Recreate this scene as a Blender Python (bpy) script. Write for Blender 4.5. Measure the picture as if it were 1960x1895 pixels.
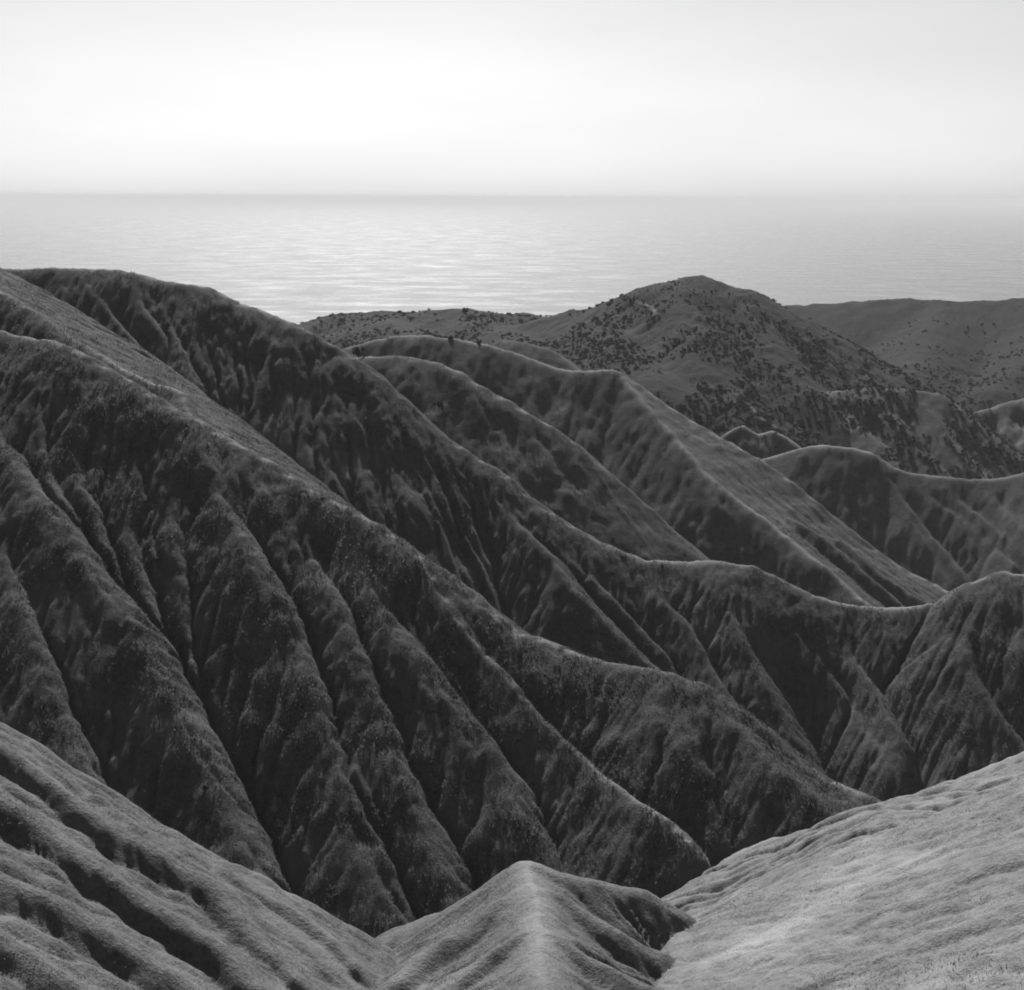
import bpy, math, random
import numpy as np

for o in list(bpy.data.objects):
    bpy.data.objects.remove(o, do_unlink=True)
scene = bpy.context.scene
COL = scene.collection
rng = np.random.default_rng(11)
random.seed(5)

# ------------------------------------------------------------------ camera
PITCH = math.radians(12.6)          # looking down from the ridge top
ROLL = math.radians(0.3)
FPX = 2553.0                        # focal length for a 1960 px wide frame
cam_d = bpy.data.cameras.new("camera")
cam_d.sensor_width = 36.0
cam_d.lens = 36.0 * FPX / 1960.0
cam_d.clip_start = 0.5
cam_d.clip_end = 250000.0
cam = bpy.data.objects.new("camera", cam_d)
COL.objects.link(cam)
cam.location = (0, 0, 0)
cam.rotation_mode = 'XYZ'
from mathutils import Matrix
cam.matrix_world = Matrix.Rotation(math.pi / 2 - PITCH, 4, 'X') @ Matrix.Rotation(ROLL, 4, 'Z')
scene.camera = cam

# ------------------------------------------------------------------ light
SUN_EL, SUN_AZ = math.radians(42), math.radians(-6)   # azimuth from +Y, negative = left
world = bpy.data.worlds.new("World")
scene.world = world
world.use_nodes = True
nt = world.node_tree
bg = nt.nodes["Background"]
sky = nt.nodes.new("ShaderNodeTexSky")
sky.sky_type = 'NISHITA'
sky.sun_disc = False
sky.sun_elevation = SUN_EL
sky.sun_rotation = SUN_AZ
sky.altitude = 250
sky.air_density = 1.0
sky.dust_density = 1.1
sky.ozone_density = 1.0
bw = nt.nodes.new("ShaderNodeRGBToBW")          # black and white film
nt.links.new(sky.outputs[0], bw.inputs[0])
wtc = nt.nodes.new("ShaderNodeTexCoord")          # faint uneven high haze
wmp = nt.nodes.new("ShaderNodeMapping")
wmp.inputs["Scale"].default_value = (1.6, 1.6, 7.0)
wmp.inputs["Location"].default_value = (3.1, 0.4, 0.0)
wno = nt.nodes.new("ShaderNodeTexNoise")
wno.inputs["Scale"].default_value = 1.3
wno.inputs["Detail"].default_value = 5
wmr = nt.nodes.new("ShaderNodeMapRange")
wmr.inputs["From Min"].default_value, wmr.inputs["From Max"].default_value = 0.3, 0.7
wmr.inputs["To Min"].default_value, wmr.inputs["To Max"].default_value = 0.94, 1.08
wmu = nt.nodes.new("ShaderNodeMath")
wmu.operation = 'MULTIPLY'
nt.links.new(wtc.outputs["Generated"], wmp.inputs[0])
nt.links.new(wmp.outputs[0], wno.inputs["Vector"])
nt.links.new(wno.outputs[0], wmr.inputs[0])
nt.links.new(bw.outputs[0], wmu.inputs[0])
nt.links.new(wmr.outputs[0], wmu.inputs[1])
nt.links.new(wmu.outputs[0], bg.inputs[0])
bg.inputs[1].default_value = 0.045
sun_d = bpy.data.lights.new("sun", 'SUN')
sun_d.energy = 5.0
sun_d.angle = math.radians(1.5)
sun_d.color = (1, 1, 1)
sun = bpy.data.objects.new("sun", sun_d)
COL.objects.link(sun)
sd = (math.cos(SUN_EL) * math.sin(SUN_AZ), math.cos(SUN_EL) * math.cos(SUN_AZ), math.sin(SUN_EL))
from mathutils import Vector
sun.rotation_euler = (-Vector(sd)).to_track_quat('-Z', 'Y').to_euler()
sun.location = (0, 0, 200)

vs = scene.view_settings
vs.view_transform = 'Standard'
vs.look = 'None'
vs.exposure = 1.0
vs.gamma = 1.0
vs.use_curve_mapping = False
scene.render.engine = 'CYCLES'
scene.cycles.max_bounces = 5
scene.cycles.volume_bounces = 1
scene.cycles.use_denoising = True
scene.cycles.filter_width = 1.8

SEA_Z = -250.0

# ------------------------------------------------------------------ helpers
cp, sp, cr, sr = math.cos(PITCH), math.sin(PITCH), math.cos(ROLL), math.sin(ROLL)

def ray(px, py):
    """slope of the sight line through a point of the survey picture (1960 x 1895): x/Y and z/Y"""
    u, v = (px - 980.0) / FPX, (947.5 - py) / FPX
    u, v = u * cr - v * sr, u * sr + v * cr
    y = cp + v * sp
    return u / y, (-sp + v * cp) / y

def at(px, py, Y):
    a, b = ray(px, py)
    return (a * Y, Y, b * Y)

def hash2(ix, iy, seed):
    h = (ix.astype(np.uint32) * np.uint32(374761393) + iy.astype(np.uint32) * np.uint32(668265263) + np.uint32(seed * 2246822519 & 0xffffffff))
    h = (h ^ (h >> np.uint32(13))) * np.uint32(1274126177)
    return ((h ^ (h >> np.uint32(16))) & np.uint32(0xffffff)).astype(np.float32) / np.float32(0xffffff) * 2 - 1

def vnoise(x, y, seed):
    xf, yf = np.floor(x), np.floor(y)
    ix, iy = xf.astype(np.int64), yf.astype(np.int64)
    fx, fy = (x - xf).astype(np.float32), (y - yf).astype(np.float32)
    fx, fy = fx * fx * (3 - 2 * fx), fy * fy * (3 - 2 * fy)
    a, b = hash2(ix, iy, seed), hash2(ix + 1, iy, seed)
    c, d = hash2(ix, iy + 1, seed), hash2(ix + 1, iy + 1, seed)
    return a + (b - a) * fx + (c - a) * fy + (a - b - c + d) * fx * fy

def fbm(x, y, seed, octaves=4, gain=0.5):
    t, a = 0, 1.0
    for k in range(octaves):
        t = t + a * vnoise(x, y, seed + k * 7)
        ca, sa = 0.8, 0.6
        x, y = (x * ca - y * sa) * 2.03 + 17.3, (x * sa + y * ca) * 2.03 + 5.1
        a *= gain
    return t

def sstep(e0, e1, x):
    t = np.clip((x - e0) / (e1 - e0), 0, 1)
    return t * t * (3 - 2 * t)

# ------------------------------------------------------------------ the ground grid
NCOL = 780
us = np.linspace(-0.56, 0.56, NCOL)
ys = [2.0]
while ys[-1] < 1900:
    y = ys[-1]
    k = 0.03 if y < 50 else 0.0030 if y < 125 else 0.0019 if y < 390 else 0.0024 if y < 900 else 0.005 if y < 1150 else 0.03
    ys.append(y * (1 + k))
ys = np.array(ys)
NROW = len(ys)
GX = (us[None, :] * ys[:, None]).astype(np.float32)
GY = np.repeat(ys[:, None], NCOL, 1).astype(np.float32)
Z = np.full(GX.shape, -1000.0, np.float32)
HID = np.zeros(GX.shape, np.int16)
RIM_LIGHT = np.zeros(GX.shape, np.float32)        # crest strips: rim light painted in as pale bare soil
print("grid", NROW, NCOL, NROW * NCOL)
WX = fbm(GX / 23.0, GY / 23.0, 3, 3)           # shared warp for the rills
WD = fbm(GX / 60.0, GY / 60.0, 29, 2)
PX = 0.6 * fbm(GX / 8.0, GY / 8.0, 131, 4, 0.5) * (0.6 + 0.4 * sstep(110, 160, GY))
PY = 0.6 * fbm(GX / 8.0, GY / 8.0, 151, 4, 0.5) * (0.6 + 0.4 * sstep(110, 160, GY))

def smooth_line(P, step):
    P = np.array(P, float)
    seg = np.linalg.norm(np.diff(P[:, :2], axis=0), axis=1)
    t = np.concatenate([[0], np.cumsum(seg)])
    n = max(2, int(t[-1] / step) + 1)
    q = np.linspace(0, t[-1], n)
    m = np.gradient(P, t, axis=0) if len(P) > 2 else np.repeat(((P[1] - P[0]) / t[1])[None], 2, 0)
    i = np.clip(np.searchsorted(t, q, side='right') - 1, 0, len(t) - 2)
    h = (t[i + 1] - t[i])
    s = ((q - t[i]) / h)[:, None]
    h = h[:, None]
    return ((2 * s**3 - 3 * s**2 + 1) * P[i] + (s**3 - 2 * s**2 + s) * h * m[i]
            + (-2 * s**3 + 3 * s**2) * P[i + 1] + (s**3 - s**2) * h * m[i + 1])

def tent(X, Y, P, m, r, far=1.0):
    """steepest-descent roof hung from a crest line: height, distance from the crest, place along the crest"""
    best = np.full(X.shape, -1e4, np.float32)
    bd = np.zeros_like(best)
    bs = np.zeros_like(best)
    acc = 0.0
    for i in range(len(P) - 1):
        p, q = P[i], P[i + 1]
        dx, dy, dz = q - p
        L = math.hypot(dx, dy)
        if L < 1e-6:
            continue
        tx, ty, g = dx / L, dy / L, max(-0.94 * m, min(0.94 * m, dz / L))
        rx, ry = X - np.float32(p[0]), Y - np.float32(p[1])
        s0 = rx * np.float32(tx) + ry * np.float32(ty)
        cr_ = rx * np.float32(ty) - ry * np.float32(tx)
        dp = np.where(cr_ < 0, -cr_ * np.float32(far), cr_) if far != 1.0 else np.abs(cr_)
        s = np.clip(s0 + dp * np.float32(g / math.sqrt(m * m - g * g)), 0, L)
        d = np.sqrt(dp * dp + (s0 - s) ** 2)
        z = np.float32(p[2]) + np.float32(g) * s - np.float32(m) * (np.sqrt(d * d + np.float32(r * r)) - np.float32(r))
        w = z > best
        best[w] = z[w]
        bd[w] = d[w]
        bs[w] = s[w] + acc
        acc += L
    return best, bd, bs

seed_n = [100]

def add(P, hid, m=0.8, r=2.0, reach=90, k=1.0, rill=0.0, wl=7.0, start=5.0, step=7.0, smooth=True, lift=0.0, bare=0.0, far=1.0):  # bare: width of the pale rim-light strip painted along the crest
    """merge one crest line and its flanks into the ground"""
    global Z
    P = np.array(P, float)
    P[:, 2] += lift
    if smooth:
        P = smooth_line(P, step)
    x0, x1 = P[:, 0].min() - reach, P[:, 0].max() + reach
    y0, y1 = P[:, 1].min() - reach, P[:, 1].max() + reach
    j0, j1 = np.searchsorted(ys, y0), np.searchsorted(ys, y1)
    if j1 - j0 < 2:
        return
    ya, yb = max(ys[j0], 2.0), ys[min(j1, NROW - 1)]
    ulo = min(x0 / ya, x0 / yb)
    uhi = max(x1 / ya, x1 / yb)
    i0, i1 = np.searchsorted(us, ulo), np.searchsorted(us, uhi)
    if i1 - i0 < 2:
        return
    S = np.s_[j0:j1, i0:i1]
    z, d, s = tent(GX[S] + PX[S], GY[S] + PY[S], P, m, r, far)
    seed_n[0] += 13
    if rill > 0:
        sd_ = seed_n[0]
        c = s + 2.2 * WX[S] + 0.04 * d * WD[S]
        zero = np.zeros_like(c)
        n1 = 1 - np.abs(vnoise(c / wl, zero + d / 70.0, sd_)) * 1.6
        n2 = 1 - np.abs(vnoise(c / (wl * 0.42), zero + d / 45.0, sd_ + 3)) * 1.6
        n3 = 1 - np.abs(vnoise(c / (wl * 0.19), zero + d / 28.0, sd_ + 5)) * 1.6
        dig = np.clip(n1, 0, 1) ** 1.5 + 0.5 * np.clip(n2, 0, 1) ** 1.5 + 0.36 * np.clip(n3, 0, 1) ** 1.3
        patch = 0.55 + 0.75 * sstep(-0.5, 0.6, WD[S] + 0.4 * WX[S])
        z = z - np.float32(rill) * dig * patch * sstep(start, start * 5, d)
    a = Z[S]
    if bare > 0:
        RIM_LIGHT[S] = np.maximum(RIM_LIGHT[S], np.exp(-(d / bare) ** 2) * sstep(-1.3, 0.1, WX[S]) * (z > a - 0.5))
    h = np.clip(k - np.abs(a - z), 0, None) / k
    HID[S] = np.where(z > a, hid, HID[S])
    Z[S] = np.maximum(a, z) + h * h * k * 0.25

def bench(L1, L2, n, hid, **kw):
    """gently tilted facet between two crest lines"""
    L1, L2 = np.array(L1, float), np.array(L2, float)
    def res(L, c=14):
        t = np.concatenate([[0], np.cumsum(np.linalg.norm(np.diff(L[:, :2], axis=0), axis=1))])
        q = np.linspace(0, t[-1], c)
        return np.stack([np.interp(q, t, L[:, k]) for k in range(3)], 1)
    A_, B_ = res(L1), res(L2)
    for i in range(n + 1):
        f = i / n
        add(A_ * (1 - f) + B_ * f, hid, smooth=False, **kw)

def lines(pts):
    return [at(*p) for p in pts]

def rib_on(parent, m_env, pix, y_lo, lift=0.0, m_gul=0.9):
    """a rib running down a flank: each sight line is followed to the flank's smooth envelope"""
    P = smooth_line(parent, 6.0)
    out = []
    for (px, py) in pix:
        a, b = ray(px, py)
        Yq = np.linspace(y_lo, P[:, 1].max() + 20, 900).astype(np.float32)
        zt, d, s = tent((a * Yq).astype(np.float32), Yq, P, m_env, 1.0)
        over = zt > b * Yq
        i = int(np.argmax(over)) if over.any() else int(np.argmax(zt - b * Yq))
        out.append((a * Yq[i], Yq[i], b * Yq[i] + lift))
    out = np.array(out, float)
    zg, d, s = tent(out[:, 0].astype(np.float32), out[:, 1].astype(np.float32), P, m_gul, 1.0)
    t = np.concatenate([[0], np.cumsum(np.linalg.norm(np.diff(out[:, :2], axis=0), axis=1))])
    w = sstep(0, 0.45 * t[-1], t)
    out[:, 2] = out[:, 2] * w + (np.minimum(zg, out[:, 2]) - 0.3) * (1 - w)
    return out

def on_plane(pix, p0, p1, p2, lift=0.0):
    p0, p1, p2 = map(np.array, (p0, p1, p2))
    n = np.cross(p1 - p0, p2 - p0)
    out = []
    for (px, py) in pix:
        a, b = ray(px, py)
        dv = np.array([a, 1.0, b])
        t = n.dot(p0) / n.dot(dv)
        out.append(tuple(dv * t + np.array([0, 0, lift])))
    return out

# ------------------------------------------------------------------ hills, far to near
(H_FLOOR, H_FARR, H_FARL, H_SCRUB, H_BADL, H_DARK, H_KNOLL, H_D, H_C, H_B, H_A, H_F3, H_FL, H_FC, H_FR, H_CAM) = range(16)

base = np.where(GY < 230, -118 - 0.02 * np.abs(GX), -190).astype(np.float32)
base = base - 140 * sstep(1150, 1500, GY)
base = base + 3.0 * fbm(GX / 40, GY / 40, 71, 3)
Z[:] = base

# right-hand far hill
JL = lines([(1380, 596, 1110), (1470, 586, 1085), (1540, 583, 1075), (1600, 581, 1065), (1650, 577, 1055), (1720, 571, 1045), (1800, 576, 1035), (1900, 576, 1025), (1965, 573, 1015), (2150, 566, 1000), (2400, 600, 980)])
add(JL, H_FARR, m=0.36, r=8, reach=420, k=3, rill=3.0, wl=40, start=20, step=30)
add(lines([(1800, 576, 1035), (1790, 625, 960), (1760, 680, 880), (1740, 725, 810)]), H_FARR, m=0.42, r=8, reach=160, k=4, rill=2, wl=22, start=12, step=30)
add(lines([(1965, 573, 1015), (1985, 650, 920), (1960, 700, 850), (1900, 745, 790)]), H_FARR, m=0.42, r=8, reach=160, k=4, rill=2, wl=22, start=12, step=30)
# left far plateau
IL = lines([(380, 690, 905), (480, 652, 900), (570, 624, 890), (620, 608, 884), (650, 602, 880), (720, 598, 875), (800, 597, 870), (890, 593, 865), (930, 597, 862), (970, 604, 860), (1060, 607, 856), (1100, 610, 850)])
add(IL, H_FARL, m=0.30, r=6, reach=300, k=3, rill=2.5, wl=26, start=12, step=25)
add(lines([(720, 598, 875), (760, 622, 790), (800, 648, 720)]), H_FARL, m=0.35, r=6, reach=120, k=3, rill=1.5, wl=16, start=8, step=25)
add(lines([(890, 593, 865), (960, 630, 780), (1040, 665, 700)]), H_FARL, m=0.35, r=6, reach=120, k=3, rill=1.5, wl=16, start=8, step=25)
add(lines([(968, 604, 1010), (985, 598, 1005), (1005, 597, 1003), (1025, 604, 1000), (1040, 612, 1000)]), H_FARL, m=0.4, r=3, reach=90, k=1, step=10)
# rounded scrub hill
GL = lines([(1040, 610, 800), (1075, 597, 796), (1130, 595, 790), (1200, 582, 775), (1240, 557, 768), (1270, 541, 762), (1300, 534, 758), (1330, 530, 755), (1360, 534, 752), (1390, 545, 750), (1430, 562, 748), (1470, 584, 745), (1530, 622, 735)])
add(GL, H_SCRUB, m=0.56, r=14, reach=200, k=3, rill=2.2, wl=24, start=12, step=18)
add(lines([(1470, 586, 745), (1530, 625, 735), (1590, 668, 715), (1640, 706, 690), (1675, 735, 665)]), H_SCRUB, m=0.68, r=5, reach=130, k=2, rill=1.6, wl=12, start=6, step=14)
add(lines([(1325, 532, 755), (1318, 590, 716), (1330, 650, 676), (1350, 712, 640), (1400, 770, 612)]), H_SCRUB, m=0.5, r=8, reach=130, k=4, rill=1.6, wl=14, start=8, step=18)
add(lines([(1200, 572, 775), (1180, 620, 722), (1200, 670, 670), (1250, 720, 625)]), H_SCRUB, m=0.42, r=8, reach=130, k=4, rill=1.6, wl=14, start=8, step=18)
add(lines([(1430, 562, 748), (1450, 630, 700), (1480, 690, 662), (1540, 745, 632)]), H_SCRUB, m=0.62, r=8, reach=130, k=4, rill=1.6, wl=14, start=8, step=18)
add(lines([(1400, 770, 612), (1450, 790, 606), (1520, 830, 590), (1580, 860, 580)]), H_SCRUB, m=0.45, r=5, reach=90, k=3, rill=1.2, wl=10, start=6, step=14)
# bare rilled slope on the right
KL = lines([(1800, 850, 700), (1825, 815, 715), (1870, 790, 722), (1915, 775, 726), (1965, 762, 730), (2080, 740, 735), (2200, 735, 735)])
add(KL, H_BADL, m=0.55, r=3, reach=120, k=2, rill=4.5, wl=13, start=3, step=10)
for (a_, b_) in ((1850, 1825), (1893, 1870), (1935, 1915), (1980, 1958), (2030, 2005)):
    add(rib_on(KL, 0.5, [(a_, 800 if a_ < 1900 else 785), (a_ - 12, 830), (b_ - 8, 865), (b_ - 20, 900)], 560), H_BADL, m=0.75, r=1, reach=40, k=1, rill=1.0, wl=4, start=2)
# dark spur in front of the scrub hill
HL = lines([(1500, 735, 655), (1560, 747, 642), (1620, 746, 635), (1680, 741, 632), (1740, 747, 630), (1790, 751, 628), (1815, 775, 624), (1850, 828, 616), (1900, 885, 608), (1960, 942, 600), (2040, 1000, 590)])
add(HL, H_DARK, m=0.72, r=4, reach=120, k=2, rill=1.6, wl=9, start=5, step=10)
add(rib_on(HL, 0.55, [(1686, 751), (1722, 812), (1776, 873), (1815, 915)], 480), H_DARK, m=0.75, r=2, reach=50, k=1.5, rill=0.8, wl=5, start=3)
add(rib_on(HL, 0.55, [(1760, 752), (1800, 820), (1850, 880), (1885, 915)], 480), H_DARK, m=0.75, r=2, reach=50, k=1.5, rill=0.8, wl=5, start=3)
add(rib_on(HL, 0.5, [(1600, 750), (1630, 800), (1680, 850), (1720, 895)], 480), H_DARK, m=0.7, r=2, reach=50, k=1.5, rill=0.8, wl=5, start=3)
# little bare crags behind the knoll
add(lines([(1380, 835, 577), (1400, 822, 577), (1425, 815, 577), (1440, 826, 576), (1455, 832, 575), (1478, 823, 575), (1500, 832, 573), (1520, 846, 569), (1540, 860, 565)]), H_BADL, m=0.9, r=0.8, reach=60, k=0.6, rill=1.6, wl=5, start=1.2, step=3, bare=1.5)
# knoll with the bright rim
EL = lines([(1400, 905, 566), (1440, 886, 562), (1480, 873, 559), (1530, 858, 555), (1570, 851, 552), (1610, 855, 550), (1650, 859, 548), (1675, 872, 545), (1700, 891, 542), (1740, 903, 540), (1780, 911, 537), (1830, 915, 535), (1880, 919, 532), (1930, 913, 530), (1970, 902, 528), (2080, 880, 522), (2200, 880, 515)])
add(EL, H_KNOLL, m=0.88, r=2.4, reach=130, k=1.0, rill=1.2, wl=9, start=4, step=8, bare=1.7)
for pix in ([(1686, 888), (1730, 960), (1776, 1021), (1830, 1082), (1850, 1110)], [(1733, 902), (1780, 948), (1830, 985), (1885, 1030), (1938, 1075)],
            [(1787, 914), (1825, 950), (1866, 981), (1920, 1020)], [(1873, 921), (1915, 965), (1960, 1010), (2000, 1050)], [(1930, 913), (1980, 960), (2040, 1010)],
            [(1700, 930), (1745, 1000), (1790, 1060), (1812, 1100)]):
    add(rib_on(EL, 0.70, pix, 400), H_KNOLL, m=0.9, r=0.8, reach=40, k=0.8, rill=0.7, wl=4, start=2.5)
# ridge D with its bright facet
DL = lines([(560, 700, 520), (640, 672, 517), (690, 658, 514), (730, 646, 512), (780, 641, 510), (830, 643, 506), (880, 650, 502), (940, 660, 498), (1000, 680, 494), (1050, 698, 490), (1090, 708, 487), (1130, 709, 485), (1180, 710, 482), (1215, 735, 478), (1260, 765, 474), (1340, 816, 468), (1400, 850, 464), (1460, 884, 460), (1530, 938, 455), (1600, 997, 450), (1680, 1058, 444), (1750, 1100, 440), (1810, 1132, 435), (1900, 1185, 428)])
add(DL, H_D, m=0.95, r=3.6, reach=150, k=1.0, rill=1.1, wl=6.5, start=6, step=8, bare=1.8, far=1.7)
add(lines([(960, 650, 552), (1010, 655, 548), (1050, 668, 545), (1075, 688, 541), (1110, 712, 536), (1150, 735, 530)]), H_D, m=0.7, r=2, reach=60, k=1, step=6)
D1 = rib_on(DL, 0.5, [(1192, 722), (1245, 785), (1300, 852), (1370, 928), (1450, 985), (1530, 1048), (1600, 1108), (1665, 1165), (1720, 1215)], 330, m_gul=0.5)
D0 = DL[12:]
bench(D0, D1, 14, H_D, m=0.9, r=3.0, reach=60, k=0.12)
add(D1, H_D, m=0.98, r=1.2, reach=60, k=0.5, lift=0.5, rill=0.8, wl=6, start=4, bare=1.6)
add(rib_on(DL, 0.51, [(1440, 905), (1540, 1000), (1640, 1085), (1720, 1150)], 330), H_D, m=0.95, r=0.6, reach=30, k=0.5, lift=0.5)
add(rib_on(DL, 0.51, [(1500, 940), (1600, 1030), (1700, 1110), (1780, 1160)], 330), H_D, m=0.95, r=0.6, reach=30, k=0.5, lift=0.6)
for pix in ([(872, 650), (890, 700), (925, 760), (960, 800)], [(1000, 690), (1010, 740), (1050, 800), (1100, 850)], [(1100, 712), (1130, 780), (1190, 850), (1240, 920), (1290, 980)]):
    add(rib_on(DL, 0.89, pix, 380, m_gul=0.95), H_D, m=0.82, r=3, reach=50, k=1.5, rill=0.8, wl=5, start=3)
# ridge C
CL = lines([(600, 705, 424), (650, 692, 420), (690, 682, 416), (760, 683, 412), (830, 692, 408), (880, 713, 404), (940, 752, 400), (1000, 788, 396), (1070, 830, 392), (1130, 880, 388), (1200, 942, 383), (1250, 988, 379), (1300, 1034, 375), (1345, 1072, 371), (1420, 1140, 364), (1480, 1190, 360)])
add(CL, H_C, m=0.93, r=4.0, reach=130, k=1.0, rill=0.8, wl=6, start=7, step=7, bare=1.6, far=1.7)
for pix in ([(800, 690), (835, 750), (880, 800)], [(1005, 800), (1050, 880), (1120, 950), (1180, 1010)], [(1130, 890), (1160, 960), (1220, 1020), (1290, 1070)], [(900, 740), (930, 800), (980, 860)]):
    add(rib_on(CL, 0.87, pix, 300, m_gul=0.93), H_C, m=0.82, r=3, reach=45, k=1.5, rill=0.8, wl=5, start=3)
# saddle between C and D where the lone bush stands
add(lines([(640, 672, 517), (665, 684, 470), (690, 683, 420)]), H_C, m=0.7, r=5, reach=60, k=2, step=8)
# ridge B
BL = lines([(-350, 500, 362), (-100, 505, 358), (40, 515, 355), (90, 511, 353), (170, 515, 352), (240, 520, 350), (310, 538, 349), (350, 544, 348), (400, 551, 346), (450, 577, 344), (500, 597, 342), (570, 622, 338), (630, 657, 334), (690, 697, 330), (750, 752, 325), (820, 815, 320), (900, 870, 316), (1000, 942, 310), (1080, 1000, 305), (1150, 1040, 302), (1220, 1066, 299), (1290, 1075, 297), (1360, 1076, 295), (1420, 1080, 293), (1490, 1110, 290), (1560, 1142, 287), (1640, 1160, 284), (1700, 1164, 282), (1770, 1155, 280), (1830, 1138, 279), (1870, 1110, 278), (1900, 1095, 278), (1960, 1098, 277), (2150, 1120, 272)])
add(BL, H_B, m=0.82, r=2.8, reach=120, k=0.8, rill=1.0, wl=5.0, start=5, step=6, bare=1.2, far=1.7)
for pix in ([(926, 905), (969, 956), (1001, 1003), (1037, 1046), (1081, 1118), (1153, 1190), (1216, 1250), (1258, 1283), (1300, 1310)],
            [(1000, 955), (1050, 1025), (1123, 1104), (1195, 1174), (1245, 1226), (1290, 1270)],
            [(324, 600), (345, 680), (365, 735), (400, 790)], [(1180, 1055), (1250, 1130), (1317, 1200), (1393, 1334), (1420, 1370)],
            [(1330, 1078), (1380, 1148), (1422, 1224), (1490, 1367), (1520, 1420)], [(1440, 1092), (1490, 1160), (1548, 1237), (1612, 1321), (1660, 1400), (1700, 1470)],
            [(1560, 1145), (1620, 1230), (1680, 1330), (1730, 1420)], [(1818, 1143), (1851, 1260), (1900, 1350), (1944, 1410), (1990, 1470)],
            [(1900, 1098), (1950, 1220), (2010, 1330)], [(150, 520), (200, 590), (260, 660), (300, 700)], [(230, 522), (270, 590), (320, 660)]):
    add(rib_on(BL, 0.64 if pix[0][0] == 926 else 0.77 if pix[0][0] > 1400 else 0.73, pix, 170, m_gul=0.82), H_B, m=0.9, r=0.7, reach=40, k=0.5, rill=0.35, wl=4.5, start=4, lift=0.6)
# lit spur between A and B
A2 = lines([(-200, 430, 325), (40, 535, 312), (100, 572, 306), (200, 636, 297), (280, 684, 287), (330, 722, 279), (372, 757, 269), (430, 802, 254), (500, 860, 239), (600, 933, 224)])
A3 = lines([(-150, 480, 290), (30, 580, 277), (110, 628, 269), (190, 682, 261), (250, 722, 255), (300, 738, 251), (335, 744, 248), (372, 800, 240), (400, 824, 236), (460, 855, 231)])
bench(A2, A3, 12, H_A, m=0.9, r=3.0, reach=60, k=0.12)
add(A3, H_A, m=0.9, r=1.0, reach=50, k=0.5, rill=1.2, wl=5, start=2, bare=0.8)
# ridge A
AL = lines([(-300, 560, 268), (-80, 612, 255), (40, 641, 250), (130, 661, 245), (230, 720, 240), (310, 768, 236), (400, 820, 232), (480, 862, 228), (600, 937, 222), (700, 993, 217), (770, 1041, 213), (830, 1088, 210), (930, 1162, 205), (990, 1202, 202), (1050, 1231, 200), (1130, 1262, 197), (1200, 1280, 194), (1290, 1292, 190), (1340, 1310, 188), (1400, 1352, 185), (1500, 1444, 180), (1580, 1490, 177), (1640, 1510, 174), (1760, 1585, 168), (1850, 1640, 164)])
add(AL, H_A, m=0.75, r=2.6, reach=100, k=0.6, rill=1.15, wl=4.6, start=5, step=5, bare=0.9, far=1.7)
RIBS = [[(-90, 700), (-30, 800), (40, 902), (72, 956), (108, 1003), (158, 1082), (202, 1136), (252, 1216), (286, 1296), (337, 1367), (379, 1435), (410, 1500), (425, 1550), (454, 1615), (478, 1668), (520, 1730)],
        [(-80, 900), (-20, 1010), (20, 1090), (42, 1160), (66, 1240), (90, 1325), (118, 1409), (135, 1468), (170, 1540)],
        [(330, 790), (400, 860), (440, 960), (490, 1070), (535, 1165), (575, 1260), (605, 1345), (635, 1440), (652, 1520), (672, 1620), (700, 1700), (725, 1760), (760, 1810)],
        [(470, 862), (500, 915), (545, 995), (600, 1070), (645, 1165), (685, 1270), (715, 1360), (755, 1460), (790, 1540), (820, 1620), (850, 1700), (880, 1770)],
        [(560, 1170), (590, 1230), (627, 1334), (652, 1413), (680, 1490), (706, 1582), (735, 1666), (765, 1750), (790, 1800)],
        [(610, 945), (680, 1060), (724, 1150), (770, 1218), (810, 1285), (863, 1350), (921, 1422), (964, 1489), (1022, 1582), (1060, 1640), (1110, 1710)],
        [(800, 1070), (825, 1111), (863, 1161), (913, 1228), (964, 1296), (1006, 1350), (1065, 1409), (1111, 1456), (1174, 1514), (1237, 1556), (1300, 1594), (1338, 1641), (1393, 1687), (1431, 1710), (1470, 1740)],
        [(1280, 1300), (1310, 1400), (1351, 1500), (1380, 1569), (1414, 1615), (1443, 1674), (1466, 1706)],
        [(1330, 1400), (1397, 1531), (1447, 1590), (1492, 1655), (1520, 1700)]]
for q, pix in enumerate(RIBS):
    R = rib_on(AL, 0.66, pix, 95, m_gul=0.75)
    add(R, H_A, m=0.80, r=1.6 if q != 6 else 1.0, reach=34, k=0.5, rill=0.35, wl=4.0, start=3.0, step=4, lift=0.9 if q in (0, 2, 6) else 0.4, bare=0.8 if q == 6 else 0.0)
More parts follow.
